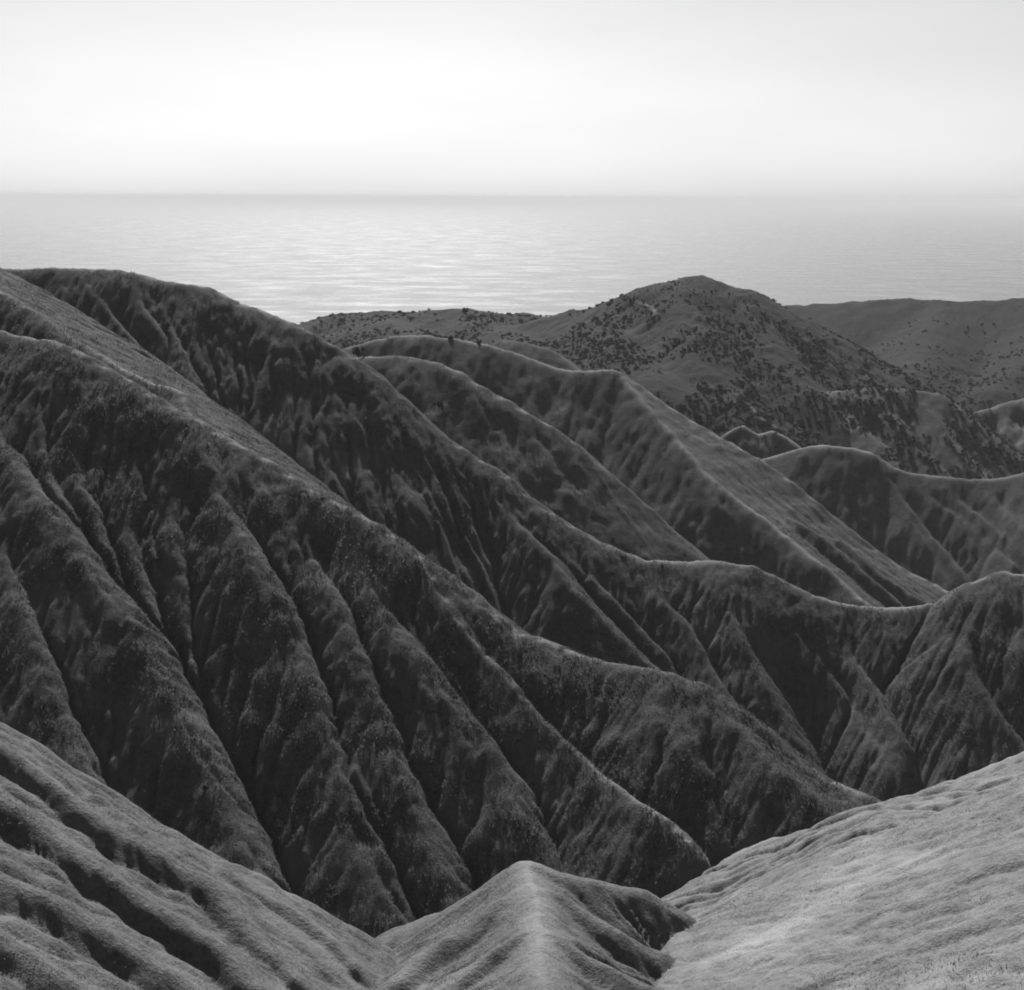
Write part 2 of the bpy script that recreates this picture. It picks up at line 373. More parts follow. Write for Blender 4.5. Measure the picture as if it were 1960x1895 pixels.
MINOR = [[(290, 830), (306, 880), (325, 960), (342, 1060), (354, 1180), (364, 1300), (374, 1400), (395, 1480)],
         [(220, 860), (235, 940), (252, 1060), (290, 1200), (322, 1330), (350, 1400)], [(140, 800), (160, 880), (190, 1000), (228, 1090), (262, 1190)],
         [(40, 760), (70, 840), (110, 930), (150, 1010)],
         [(1000, 1460), (1031, 1510), (1077, 1580), (1132, 1650), (1170, 1710)], [(960, 1430), (1006, 1525), (1050, 1600), (1110, 1690)], [(1060, 1430), (1100, 1510), (1150, 1590), (1200, 1660)],
         [(700, 1050), (760, 1150), (820, 1240), (870, 1310)], [(560, 960), (620, 1050), (670, 1140), (712, 1225)], [(860, 1150), (950, 1260), (1040, 1340), (1130, 1430)],
         [(960, 1200), (1050, 1300), (1120, 1390), (1200, 1480)], [(1180, 1290), (1220, 1380), (1290, 1490), (1340, 1570)],
         [(420, 1330), (450, 1440), (480, 1540), (520, 1640), (580, 1720)], [(500, 1300), (540, 1420), (575, 1530), (620, 1650), (660, 1740)],
         [(1430, 1450), (1480, 1540), (1530, 1620), (1580, 1680)], [(1470, 1480), (1520, 1550), (1580, 1630), (1640, 1700)], [(180, 1180), (200, 1290), (240, 1390), (300, 1490), (350, 1580)],
         [(840, 1380), (880, 1480), (930, 1570), (970, 1650)], [(750, 1300), (800, 1400), (850, 1500), (890, 1600), (920, 1680)]]
for pix in MINOR:
    add(rib_on(AL, 0.70, pix, 95, m_gul=0.75), H_A, m=0.84, r=0.5, reach=20, k=0.4, rill=0.0, step=4)
R6 = rib_on(AL, 0.38, [(1345, 1312), (1380, 1360), (1422, 1405), (1473, 1465), (1548, 1523), (1590, 1560), (1650, 1610)], 95, m_gul=0.38)
bench(AL[18:23], R6, 9, H_A, m=0.92, r=2.0, reach=40, k=0.12)
add(R6, H_A, m=0.95, r=0.6, reach=30, k=0.4, lift=0.4)
# pale slope and wash on the right, beyond the foreground
F3a = lines([(2250, 1340, 158), (2100, 1405, 155), (1960, 1466, 152), (1850, 1500, 150), (1750, 1522, 148), (1690, 1535, 147)])
F3b = lines([(2250, 1430, 128), (2100, 1500, 126), (1960, 1560, 124), (1850, 1590, 124), (1750, 1610, 126), (1680, 1625, 128)])
bench(F3a, F3b, 8, H_F3, m=0.75, r=1.5, reach=45, k=0.4, rill=0.5, wl=4, start=1)
# foreground, left slope
pl = (at(30, 1412, 95), at(700, 1792, 100), at(30, 1895, 60))
F0 = on_plane([(-400, 1130), (-150, 1300), (30, 1412), (130, 1470), (250, 1548), (380, 1632), (500, 1690), (600, 1740), (700, 1792), (725, 1806)], *pl)
F0z = on_plane([(-400, 2000), (-200, 2060), (30, 2060), (150, 2080), (250, 2090), (350, 2090), (450, 2080), (550, 2070), (640, 2000), (690, 1930)], *pl)
bench(F0, F0z, 18, H_FL, m=1.2, r=1.6, reach=40, k=0.15)
for pix, l_ in (([(-60, 1380), (30, 1440), (130, 1500), (250, 1580), (380, 1660), (500, 1715), (620, 1775), (700, 1822)], -0.25),
                ([(-60, 1430), (30, 1487), (100, 1540), (143, 1568), (219, 1632), (336, 1690), (400, 1737), (442, 1788), (500, 1855), (540, 1900)], 1.0),
                ([(-60, 1530), (30, 1594), (126, 1657), (202, 1708), (273, 1762), (345, 1808), (440, 1890), (480, 1930)], 1.3),
                ([(-60, 1690), (30, 1737), (105, 1787), (168, 1821), (235, 1859), (300, 1900)], 0.9),
                ([(-60, 1800), (0, 1840), (60, 1875), (130, 1920)], 0.8),
                ([(420, 1690), (520, 1752), (600, 1810), (660, 1870)], 0.7),
                ([(180, 1540), (280, 1625), (400, 1700), (520, 1790), (600, 1870)], 0.5)):
    add(on_plane(pix, *pl, lift=l_ * 1.5), H_FL, m=1.15, r=0.7, reach=14, k=0.6, rill=0.25, wl=2.0, start=0.5, step=3)
# foreground, middle spur
FC = lines([(1052, 2150, 52), (1045, 2000, 62), (1038, 1895, 71), (1030, 1800, 81), (1022, 1720, 91), (1018, 1660, 98.5), (1018, 1641, 101)])
add(FC, H_FC, m=0.76, r=0.3, reach=60, k=0.8, rill=0.7, wl=4.0, start=1.2, step=3, bare=1.5)
add(lines([(1022, 1645, 100), (1062, 1660, 100), (1110, 1684, 101), (1180, 1703, 102.5), (1225, 1714, 103), (1250, 1716, 103), (1275, 1730, 103), (1310, 1762, 103)]), H_FC, m=0.8, r=0.6, reach=40, k=0.6, rill=0.6, wl=2.4, start=0.8, step=3)
for pix in ([(1050, 1700), (1110, 1745), (1180, 1790), (1260, 1835)], [(1045, 1790), (1110, 1830), (1180, 1870), (1260, 1910)], [(990, 1700), (920, 1760), (840, 1820), (770, 1890)], [(1000, 1790), (930, 1840), (860, 1895)]):
    add(rib_on(FC, 0.68, pix, 45), H_FC, m=0.9, r=0.6, reach=14, k=0.5, rill=0.3, wl=2, start=0.6, step=3, lift=0.3)
# foreground, right slope
pr = (at(1330, 1772, 105), at(1960, 1510, 105), at(1960, 1895, 62))
F2 = on_plane([(1338, 1790), (1400, 1776), (1470, 1735), (1560, 1682), (1640, 1635), (1760, 1588), (1860, 1548), (1960, 1510), (2150, 1430), (2400, 1300)], *pr)
F2z = on_plane([(1340, 1905), (1400, 1990), (1470, 2050), (1560, 2090), (1640, 2100), (1760, 2100), (1860, 2100), (1960, 2090), (2150, 2080), (2400, 2000)], *pr)
bench(F2, F2z, 22, H_FR, m=1.0, r=2.6, reach=40, k=0.15)
for pix, l_ in (([(2200, 1480), (1960, 1575), (1800, 1640), (1640, 1705), (1540, 1765), (1460, 1815), (1400, 1860)], 0.7),
                ([(2200, 1580), (1960, 1660), (1800, 1725), (1640, 1790), (1540, 1835), (1470, 1870), (1420, 1900)], 1.0),
                ([(2200, 1680), (1960, 1750), (1800, 1810), (1640, 1868), (1560, 1905)], 1.2),
                ([(2200, 1760), (1960, 1840), (1860, 1880), (1760, 1920)], 0.8),
                ([(1900, 1560), (1700, 1640), (1560, 1715), (1450, 1790), (1400, 1825)], 0.5)):
    add(on_plane(pix, *pr, lift=l_ * 0.55), H_FR, m=0.95, r=0.8, reach=16, k=0.6, rill=0.25, wl=2.0, start=0.5, step=3)
# the ridge the camera stands on
add([(-300, -6, -6.0), (-20, -4, -2.2), (0, -3, -1.75), (20, -4, -2.2), (300, -6, -6.0)], H_CAM, m=0.82, r=1.0, reach=260, k=1.0, smooth=False)

# fine relief: lumps, animal terracettes, tussocks
land = 1 - sstep(1150, 1500, GY)
Z += (0.26 * fbm(GX / 11.0, GY / 11.0, 41, 3) + 0.22 * fbm(GX / 2.6, GY / 2.6, 43, 3)) * land
Z += 0.7 * fbm(GX / 9.0, GY / 9.0, 47, 3) * sstep(480, 700, GY) * land

# running water: gullies and rills cut along the real fall lines
def erode(x0, x1, y0, y1, cell, passes, K, cap, seed):
    global Z
    g = np.random.default_rng(seed)
    nx, ny = int((x1 - x0) / cell), int((y1 - y0) / cell)
    xs_, ys_ = x0 + cell * np.arange(nx), y0 + cell * np.arange(ny)
    XX, YY = np.meshgrid(xs_, ys_)
    fi = np.clip((XX / YY - us[0]) / (us[1] - us[0]), 0, NCOL - 1.001)
    fj = np.clip(np.interp(ys_, ys, np.arange(NROW)), 0, NROW - 1.001)[:, None] + 0 * XX
    i0, j0 = fi.astype(int), fj.astype(int)
    fi, fj = fi - i0, fj - j0
    z = (Z[j0, i0] * (1 - fi) + Z[j0, i0 + 1] * fi) * (1 - fj) + (Z[j0 + 1, i0] * (1 - fi) + Z[j0 + 1, i0 + 1] * fi) * fj
    z0 = z.copy()
    tot = np.zeros_like(z)
    off = [(-1, 0, 1), (1, 0, 1), (0, -1, 1), (0, 1, 1), (-1, -1, 1.414), (-1, 1, 1.414), (1, -1, 1.414), (1, 1, 1.414)]
    idn = np.arange(nx * ny).reshape(ny, nx)
    jit = {(dj, di): 0.8 + 0.4 * g.random(z.shape) for dj, di, dd in off}
    for it in range(passes):
        best = np.zeros_like(z)
        rec = idn.copy()
        real = np.zeros_like(z)
        for dj, di, dd in off:
            zn = np.roll(np.roll(z, -dj, 0), -di, 1)
            sl = (z - zn) / (dd * cell)
            sc = sl * jit[dj, di]
            w = (sc > best)
            w[0, :] = w[-1, :] = False
            w[:, 0] = w[:, -1] = False
            best = np.where(w, sc, best)
            real = np.where(w, sl, real)
            rec = np.where(w, np.roll(np.roll(idn, -dj, 0), -di, 1), rec)
        order = np.argsort(-z, axis=None)
        A = [1.0] * (nx * ny)
        rl = rec.reshape(-1).tolist()
        for q in order.tolist():
            r_ = rl[q]
            if r_ != q:
                A[r_] += A[q]
        A = np.array(A).reshape(ny, nx) * cell * cell
        inc = K * np.sqrt(np.clip(A - 1.0, 0, 1600)) * np.clip(real, 0, 1.2)
        box = (inc + np.roll(inc, 1, 0) + np.roll(inc, -1, 0)) / 3
        box = (box + np.roll(box, 1, 1) + np.roll(box, -1, 1)) / 3
        tot += 0.8 * inc + 0.9 * box
        dig = cap * (1 - np.exp(-tot / cap))
        z = z0 - dig
        lap = (np.roll(z, 1, 0) + np.roll(z, -1, 0) + np.roll(z, 1, 1) + np.roll(z, -1, 1)) / 4 - z
        z = z + 0.05 * lap
    dz = z - z0
    ed = np.minimum(np.minimum(XX - x0, x1 - XX), np.minimum(YY - y0, y1 - YY))
    dz *= sstep(0, 12 * cell, ed)
    S = (GX > x0 + cell) & (GX < x1 - 3 * cell) & (GY > y0 + cell) & (GY < y1 - 3 * cell)
    gx, gy = (GX[S] - x0) / cell, (GY[S] - y0) / cell
    a, b = gx.astype(int), gy.astype(int)
    fx, fy = gx - a, gy - b
    Z[S] += ((dz[b, a] * (1 - fx) + dz[b, a + 1] * fx) * (1 - fy) + (dz[b + 1, a] * (1 - fx) + dz[b + 1, a + 1] * fx) * fy).astype(np.float32)
import time as _t
_t0 = _t.time()
erode(-150, 150, 112, 365, 0.5, 10, 0.019, 2.4, 5)
erode(-80, 80, 48, 132, 0.3, 8, 0.007, 0.6, 6)
erode(-260, 330, 365, 830, 1.2, 8, 0.012, 3.0, 7)
print("erode", _t.time() - _t0)

Z = np.maximum(Z, SEA_Z - 0.6)

# what the camera place can see (a shade generous), for sowing plants
ang = Z / GY
cm = np.maximum.accumulate(ang, axis=0)
VIS = ang >= cm - 0.0025

# ------------------------------------------------------------------ materials
def mat(name):
    m = bpy.data.materials.new(name)
    m.use_nodes = True
    return m, m.node_tree.nodes, m.node_tree.links, m.node_tree.nodes["Principled BSDF"]

def grass_ground(name, dark, pale, soil, soil_amt, scale=1.0, rim_tone=0.19):
    m, N, L, B = mat(name)
    tc = N.new("ShaderNodeTexCoord")
    def noise(s, det, rough=0.6):
        n = N.new("ShaderNodeTexNoise")
        n.inputs["Scale"].default_value = s
        n.inputs["Detail"].default_value = det
        n.inputs["Roughness"].default_value = rough
        L.new(tc.outputs["Object"], n.inputs["Vector"])
        return n
    big, mid, fine = noise(0.06 * scale, 5), noise(0.6 * scale, 5, 0.7), noise(3.2 * scale, 4, 0.7)
    mix1 = N.new("ShaderNodeMix"); mix1.data_type = 'FLOAT'; mix1.inputs[0].default_value = 0.5
    L.new(mid.outputs[0], mix1.inputs[2]); L.new(fine.outputs[0], mix1.inputs[3])
    r = N.new("ShaderNodeValToRGB")
    r.color_ramp.elements[0].position, r.color_ramp.elements[1].position = 0.36, 0.64
    r.color_ramp.elements[0].color = (dark, dark, dark, 1)
    r.color_ramp.elements[1].color = (pale, pale, pale, 1)
    L.new(mix1.outputs[0], r.inputs[0])
    r2 = N.new("ShaderNodeValToRGB")
    r2.color_ramp.elements[0].position, r2.color_ramp.elements[1].position = 0.5, 0.68
    r2.color_ramp.elements[0].color = (0, 0, 0, 1)
    r2.color_ramp.elements[1].color = (soil_amt,) * 3 + (1,)
    L.new(big.outputs[0], r2.inputs[0])
    mx = N.new("ShaderNodeMix"); mx.data_type = 'RGBA'
    L.new(r2.outputs[0], mx.inputs[0]); L.new(r.outputs[0], mx.inputs[6])
    mx.inputs[7].default_value = (soil, soil, soil, 1)
    wa = N.new("ShaderNodeAttribute"); wa.attribute_name = "bare"  # bright crest rims, painted into the base colour
    mw = N.new("ShaderNodeMix"); mw.data_type = 'RGBA'
    L.new(wa.outputs["Fac"], mw.inputs[0]); L.new(mx.outputs[2], mw.inputs[6])
    mw.inputs[7].default_value = (rim_tone, rim_tone, rim_tone, 1)
    L.new(mw.outputs[2], B.inputs["Base Color"])
    B.inputs["Roughness"].default_value = 0.95
    B.inputs["Specular IOR Level"].default_value = 0.05
    bp = N.new("ShaderNodeBump")
    bp.inputs["Strength"].default_value = 0.9
    bp.inputs["Distance"].default_value = 0.5 / scale
    L.new(mix1.outputs[0], bp.inputs["Height"])
    L.new(bp.outputs[0], B.inputs["Normal"])
    return m

M_near = grass_ground("dry_grass_pale", 0.05, 0.115, 0.16, 0.6)
M_mid = grass_ground("hill_grass", 0.028, 0.074, 0.10, 0.6)
M_far = grass_ground("scrub_ground", 0.010, 0.028, 0.045, 0.5, 0.5)
M_chap = grass_ground("chaparral", 0.011, 0.021, 0.03, 0.5, 0.25)
M_pale = grass_ground("slope_glare_pale", 0.075, 0.16, 0.24, 0.7)  # right-hand glare put into the base colour of these slopes
M_bare = grass_ground("bare_clay", 0.035, 0.08, 0.11, 0.5, 0.6)

# ------------------------------------------------------------------ ground objects, one per hill
INFO = {
    H_FLOOR: ("valley_floor", M_mid, "dark grassy valley bottom between the ridges"),
    H_FARR: ("hill", M_chap, "broad dark far hill on the right with a level skyline above the sea"),
    H_FARL: ("hill", M_far, "low scrubby far hill below the sea at the left of the rounded hill"),
    H_SCRUB: ("hill", M_far, "rounded dome-shaped hill dotted with scrub against the sea"),
    H_BADL: ("badland_slope", M_bare, "bare pale rilled slope at the right behind the knoll"),
    H_DARK: ("spur", M_mid, "dark spur in front of the rounded scrub hill"),
    H_KNOLL: ("knoll", M_mid, "grassy knoll with a bright rim and rilled right flank"),
    H_D: ("ridge", M_mid, "grassy ridge with a bright facet falling to the right below the rounded hill"),
    H_C: ("ridge", M_mid, "short rounded grassy ridge next to the lone bush"),
    H_B: ("ridge", M_mid, "long grassy ridge from the upper left with a saddle at the right"),
    H_A: ("ridge", M_mid, "nearest large grassy ridge with deep ribs and gullies"),
    H_F3: ("slope", M_pale, "pale slope and wash beyond the right foreground slope"),
    H_FL: ("slope", M_near, "pale rilled foreground slope at the lower left"),
    H_FC: ("spur", M_near, "pale pointed foreground spur at the bottom middle"),
    H_FR: ("slope", M_pale, "pale foreground slope rising to the lower right corner"),
    H_CAM: ("ridge", M_near, "near ridge the view is taken from"),
}
vid = np.arange(NROW * NCOL).reshape(NROW, NCOL)
quads = np.stack([vid[:-1, :-1], vid[:-1, 1:], vid[1:, 1:], vid[1:, :-1]], -1).reshape(-1, 4)
# winner of each quad, cleaned by a small majority filter so borders run along the gullies
hq = HID[:-1, :-1].copy()
for it in range(2):
    cnt = []
    for h in range(16):
        c = (hq == h).astype(np.int8)
        s = np.zeros_like(c)
        for dj in (-2, -1, 0, 1, 2):
            for di in (-2, -1, 0, 1, 2):
                s += np.roll(np.roll(c, dj, 0), di, 1)
        cnt.append(s)
    hq = np.argmax(np.array(cnt), 0)
hq = hq.reshape(-1)
V = np.stack([GX.reshape(-1), GY.reshape(-1), Z.reshape(-1)], 1).astype(np.float32)

def np_mesh(name, verts, faces, material, smooth=True):
    me = bpy.data.meshes.new(name)
    n = faces.shape[1]
    me.vertices.add(len(verts))
    me.vertices.foreach_set("co", verts.astype(np.float32).reshape(-1))
    me.loops.add(faces.size)
    me.loops.foreach_set("vertex_index", faces.astype(np.int32).reshape(-1))
    me.polygons.add(len(faces))
    me.polygons.foreach_set("loop_start", np.arange(0, faces.size, n, dtype=np.int32))
    me.polygons.foreach_set("loop_total", np.full(len(faces), n, np.int32))
    me.polygons.foreach_set("use_smooth", np.full(len(faces), smooth, bool))
    me.update(calc_edges=True)
    me.materials.append(material)
    o = bpy.data.objects.new(name, me)
    COL.objects.link(o)
    return o

for h, (nm, mt, lab) in INFO.items():
    f = quads[hq == h]
    if len(f) == 0:
        continue
    used, inv = np.unique(f, return_inverse=True)
    o = np_mesh(nm, V[used], inv.reshape(-1, 4), mt)
    o.data.attributes.new("bare", 'FLOAT', 'POINT').data.foreach_set("value", RIM_LIGHT.reshape(-1)[used] * 0.6)
    o["kind"] = "structure"
    o["label"] = lab


# ------------------------------------------------------------------ plants
def hit(px, py):
    """first ground met along a sight line"""
    a, b = ray(px, py)
    i = int(round((a - us[0]) / (us[1] - us[0])))
    w = np.nonzero(ang[:, i] >= b)[0]
    j = int(w[0])
    return float(GX[j, i]), float(GY[j, i]), float(Z[j, i])

def ground_z(x, y):
    i = (x / y - us[0]) / (us[1] - us[0])
    j = np.interp(y, ys, np.arange(NROW))
    i0, j0 = int(np.clip(i, 0, NCOL - 2)), int(np.clip(j, 0, NROW - 2))
    fi, fj = i - i0, j - j0
    return float((Z[j0, i0] * (1 - fi) + Z[j0, i0 + 1] * fi) * (1 - fj) + (Z[j0 + 1, i0] * (1 - fi) + Z[j0 + 1, i0 + 1] * fi) * fj)

def leaf_mat(name, d, p, trans):
    m, N, L, B = mat(name)
    N.remove(B)
    geo = N.new("ShaderNodeNewGeometry")
    r = N.new("ShaderNodeValToRGB")
    r.color_ramp.elements[0].color = (d, d, d, 1)
    r.color_ramp.elements[1].color = (p, p, p, 1)
    L.new(geo.outputs["Random Per Island"], r.inputs[0])
    df, tr, mx = N.new("ShaderNodeBsdfDiffuse"), N.new("ShaderNodeBsdfTranslucent"), N.new("ShaderNodeMixShader")
    L.new(r.outputs[0], df.inputs[0]); L.new(r.outputs[0], tr.inputs[0])
    mx.inputs[0].default_value = trans
    L.new(df.outputs[0], mx.inputs[1]); L.new(tr.outputs[0], mx.inputs[2])
    L.new(mx.outputs[0], N["Material Output"].inputs[0])
    return m
M_grass = leaf_mat("dry_grass_blades", 0.035, 0.115, 0.45)
M_grass_pale = leaf_mat("pale_grass_blades", 0.07, 0.15, 0.5)
M_bush = leaf_mat("scrub_leaves", 0.022, 0.052, 0.3)
m_, N_, L_, B_ = mat("bark")
B_.inputs["Base Color"].default_value = (0.07, 0.07, 0.07, 1)
B_.inputs["Roughness"].default_value = 0.9
n_ = N_.new("ShaderNodeTexNoise"); n_.inputs["Scale"].default_value = 9
b_ = N_.new("ShaderNodeBump"); L_.new(n_.outputs[0], b_.inputs["Height"]); L_.new(b_.outputs[0], B_.inputs["Normal"])
M_bark = m_

def sow(name, count, ylo, yhi, h0, h1, w0, material, label, hills=None, seed=1):
    """short grass: three bent blades to a tuft, sown over the slopes"""
    g = np.random.default_rng(seed)
    wgt = ((GY > ylo) & (GY < yhi)).astype(np.float32)
    wgt *= (1 - 0.8 * RIM_LIGHT) * np.where(VIS, 1.0, 0.12) * (np.abs(GX / GY) < 0.50)
    if hills is not None:
        wgt *= np.isin(HID, hills)
    wgt = wgt.reshape(-1).astype(np.float64)
    c = np.cumsum(wgt)
    idx = np.searchsorted(c, g.random(count) * c[-1])
    j, i = np.unravel_index(np.clip(idx, 0, c.size - 1), GX.shape)
    fj, fi = g.random(count), g.random(count)
    j2, i2 = np.minimum(j + 1, NROW - 1), np.minimum(i + 1, NCOL - 1)
    y = ys[j] * (1 - fj) + ys[j2] * fj
    u = us[i] * (1 - fi) + us[i2] * fi
    z = (Z[j, i] * (1 - fi) + Z[j, i2] * fi) * (1 - fj) + (Z[j2, i] * (1 - fi) + Z[j2, i2] * fi) * fj
    base_ = np.stack([u * y, y, z], 1)
    clump = 0.6 + 0.8 * sstep(-0.5, 0.7, fbm(base_[:, 0] / 5.0, base_[:, 1] / 5.0, 61, 2))
    size = (h0 + (h1 - h0) * g.random(count) ** 2) * clump
    VV = np.empty((count, 9, 3), np.float32)
    for b in range(3):
        a = g.random(count) * 2 * np.pi
        lean = 0.15 + 0.75 * g.random(count)
        w = w0 * (0.6 + 0.8 * g.random(count)) * (size / h1) ** 0.5
        px_, py_ = -np.sin(a), np.cos(a)
        off = g.normal(0, 0.10, (count, 2))
        root = base_ + np.stack([off[:, 0], off[:, 1], -0.08 * np.ones(count)], 1)
        VV[:, b * 3] = root + np.stack([px_ * w, py_ * w, 0 * w], 1)
        VV[:, b * 3 + 1] = root - np.stack([px_ * w, py_ * w, 0 * w], 1)
        VV[:, b * 3 + 2] = root + np.stack([np.cos(a) * lean * size, np.sin(a) * lean * size - 0.1 * size, size], 1)
    o = np_mesh(name, VV.reshape(-1, 3), np.arange(count * 9).reshape(-1, 3), material, False)
    o["kind"] = "stuff"
    o["label"] = label
    return o
sow("grass", 200000, 120, 540, 0.16, 0.46, 0.06, M_grass, "short dry grass covering the dark ridges", [H_FLOOR, H_A, H_B, H_C, H_D], seed=3)
sow("grass", 60000, 48, 165, 0.06, 0.20, 0.025, M_grass_pale, "short pale grass on the foreground slopes", [H_FL, H_FC, H_FR, H_F3], seed=4)

def bush_mesh(name, R, H, n_leaf, leaf, seed, lobes=7):
    """scrub bush: leaf-sized faces spread through several uneven lobes"""
    g = np.random.default_rng(seed)
    c = np.stack([g.normal(0, 0.42, lobes) * R, g.normal(0, 0.42, lobes) * R, (0.32 + 0.42 * g.random(lobes)) * H], 1)
    rr = (0.35 + 0.3 * g.random(lobes)) * min(R, H * 0.75)
    k = g.integers(0, lobes, n_leaf)
    d = g.normal(0, 1, (n_leaf, 3)); d /= np.linalg.norm(d, axis=1)[:, None]
    p = c[k] + d * (rr[k] * (0.55 + 0.5 * g.random(n_leaf)))[:, None]
    p[:, 2] = np.maximum(p[:, 2], 0.02 * H)
    t = g.normal(0, 1, (n_leaf, 3)); t -= (t * d).sum(1)[:, None] * d * 0.6
    t /= np.linalg.norm(t, axis=1)[:, None]
    b2 = np.cross(d, t)
    sz = leaf * (0.6 + 0.8 * g.random(n_leaf))[:, None]
    vv = np.stack([p - t * sz, p + b2 * sz * 0.7, p + t * sz, p - b2 * sz * 0.7], 1).reshape(-1, 3)
    return vv, np.arange(n_leaf * 4).reshape(-1, 4)

def data_mesh(name, vv, ff, material):
    o = np_mesh(name, vv, ff, material, False)
    me = o.data
    bpy.data.objects.remove(o)
    return me
bush_data = [data_mesh("shrub", *bush_mesh("shrub", 1.5, 1.9, 420, 0.19, 50 + q, 8), M_bush) for q in range(6)]

# dark bushes of the far hills: where they stand in clumps, larger ones first
g = np.random.default_rng(77)
sel = np.isin(HID, [H_SCRUB, H_FARL, H_DARK, H_FARR, H_BADL]) & VIS & (GY > 560) & (GY < 1000) & (np.abs(GX / GY) < 0.47)
dens = sstep(0.0, 0.9, fbm(GX / 22.0, GY / 28.0, 81, 4) + 0.45) * sel
dens *= np.where(HID == H_SCRUB, 1.0, np.where(HID == H_DARK, 0.9, np.where(HID == H_FARL, 0.75, np.where(HID == H_BADL, 0.15, 0.5))))
cw = np.cumsum(dens.reshape(-1).astype(np.float64))
NB = 6500
idx = np.searchsorted(cw, g.random(NB) * cw[-1])
jj, ii = np.unravel_index(np.clip(idx, 0, cw.size - 1), GX.shape)
size = 0.28 + 0.62 * g.random(NB) ** 2.8
app = size / GY[jj, ii]
top_ = (HID[jj, ii] == H_SCRUB) & (Z[jj, ii] > -54)
size = np.where(top_, size * 0.55, size)
app = size / GY[jj, ii]
order = np.argsort(-app)
WHERE = {H_SCRUB: ("dark scrub bush on the rounded dome-shaped hill", "scrub bushes on the rounded hill"),
         H_DARK: ("dark scrub bush on the dark spur below the rounded hill", "scrub bushes on the dark spur"),
         H_FARL: ("dark scrub bush on the low far hill left of the rounded hill", "scrub bushes on the low far hill"),
         H_FARR: ("dark scrub bush on the broad far hill at the right", "scrub bushes on the broad far hill"),
         H_BADL: ("dark scrub bush on the bare rilled slope at the right", "scrub bushes on the bare slope")}
for q in order[:300]:
    j, i = jj[q], ii[q]
    o = bpy.data.objects.new("shrub", bush_data[int(g.integers(6))])
    COL.objects.link(o)
    o.location = (float(GX[j, i]), float(GY[j, i]), float(Z[j, i]) - 0.15)
    s_ = float(size[q])
    o.scale = (s_ * (0.85 + 0.5 * g.random()), s_ * (0.85 + 0.4 * g.random()), s_ * (0.8 + 0.35 * g.random()))
    o.rotation_euler = (0, 0, float(g.random() * 6.28))
    lab, grp = WHERE[int(HID[j, i])]
    if HID[j, i] == H_SCRUB:
        ux, uz = GX[j, i] / GY[j, i], Z[j, i]
        part_ = ("high up near the summit" if uz > -62 else "on the left shoulder" if ux < 0.075 else "low on the right flank" if ux > 0.19 else "midway down the front face" if uz > -84 else "low down at the front foot")
        lab, grp = "dark scrub bush %s of the rounded dome-shaped hill" % part_, "scrub bushes %s of the rounded hill" % part_
    o["label"], o["group"] = lab, grp
    o["category"] = "shrub"
pts_ = np.array([(GX[jj[q], ii[q]], GY[jj[q], ii[q]], Z[jj[q], ii[q]] - 0.15) for q in order[300:]], np.float32)
me = bpy.data.meshes.new("scrub")
me.vertices.add(len(pts_))
me.vertices.foreach_set("co", pts_.reshape(-1))
at_ = me.attributes.new("plant_size", 'FLOAT', 'POINT')
at_.data.foreach_set("value", np.array([size[q] for q in order[300:]], np.float32))
me.materials.append(M_bush)
scrub = bpy.data.objects.new("scrub", me)
COL.objects.link(scrub)
scrub["kind"] = "stuff"
scrub["label"] = "low scrub spread over the far hills"
kinds = bpy.data.collections.new("scrub_kinds")           # not in the scene itself, only sown
for q in range(6):
    kinds.objects.link(bpy.data.objects.new("scrub_plant", bush_data[q]))
tree = bpy.data.node_groups.new("sow_scrub", 'GeometryNodeTree')
tree.interface.new_socket("Geometry", in_out='INPUT', socket_type='NodeSocketGeometry')
tree.interface.new_socket("Geometry", in_out='OUTPUT', socket_type='NodeSocketGeometry')
TN, TL = tree.nodes, tree.links
gi, go = TN.new("NodeGroupInput"), TN.new("NodeGroupOutput")
ci = TN.new("GeometryNodeCollectionInfo")
ci.inputs["Collection"].default_value = kinds
ci.inputs["Separate Children"].default_value = True
ci.inputs["Reset Children"].default_value = True
iop = TN.new("GeometryNodeInstanceOnPoints")
iop.inputs["Pick Instance"].default_value = True
na = TN.new("GeometryNodeInputNamedAttribute")
na.data_type = 'FLOAT'
na.inputs["Name"].default_value = "plant_size"
rv = TN.new("FunctionNodeRandomValue")
rv.data_type = 'FLOAT_VECTOR'
rv.inputs[0].default_value = (0, 0, 0)
rv.inputs[1].default_value = (0.2, 0.2, 6.28)
TL.new(gi.outputs[0], iop.inputs["Points"])
TL.new(ci.outputs[0], iop.inputs["Instance"])
TL.new(rv.outputs[0], iop.inputs["Rotation"])
TL.new(na.outputs[0], iop.inputs["Scale"])
TL.new(iop.outputs[0], go.inputs[0])
md = scrub.modifiers.new("sow", 'NODES')
md.node_group = tree

def tube(path, radii, seg=7):
    vs_, fs = [], []
    for k, (p, r_) in enumerate(zip(path, radii)):
        for q in range(seg):
            a = 2 * math.pi * q / seg
            vs_.append((p[0] + r_ * math.cos(a), p[1] + r_ * math.sin(a), p[2]))
    for k in range(len(path) - 1):
        for q in range(seg):
            q2 = (q + 1) % seg
            fs.append((k * seg + q, k * seg + q2, (k + 1) * seg + q2, (k + 1) * seg + q))
    return np.array(vs_), np.array(fs)

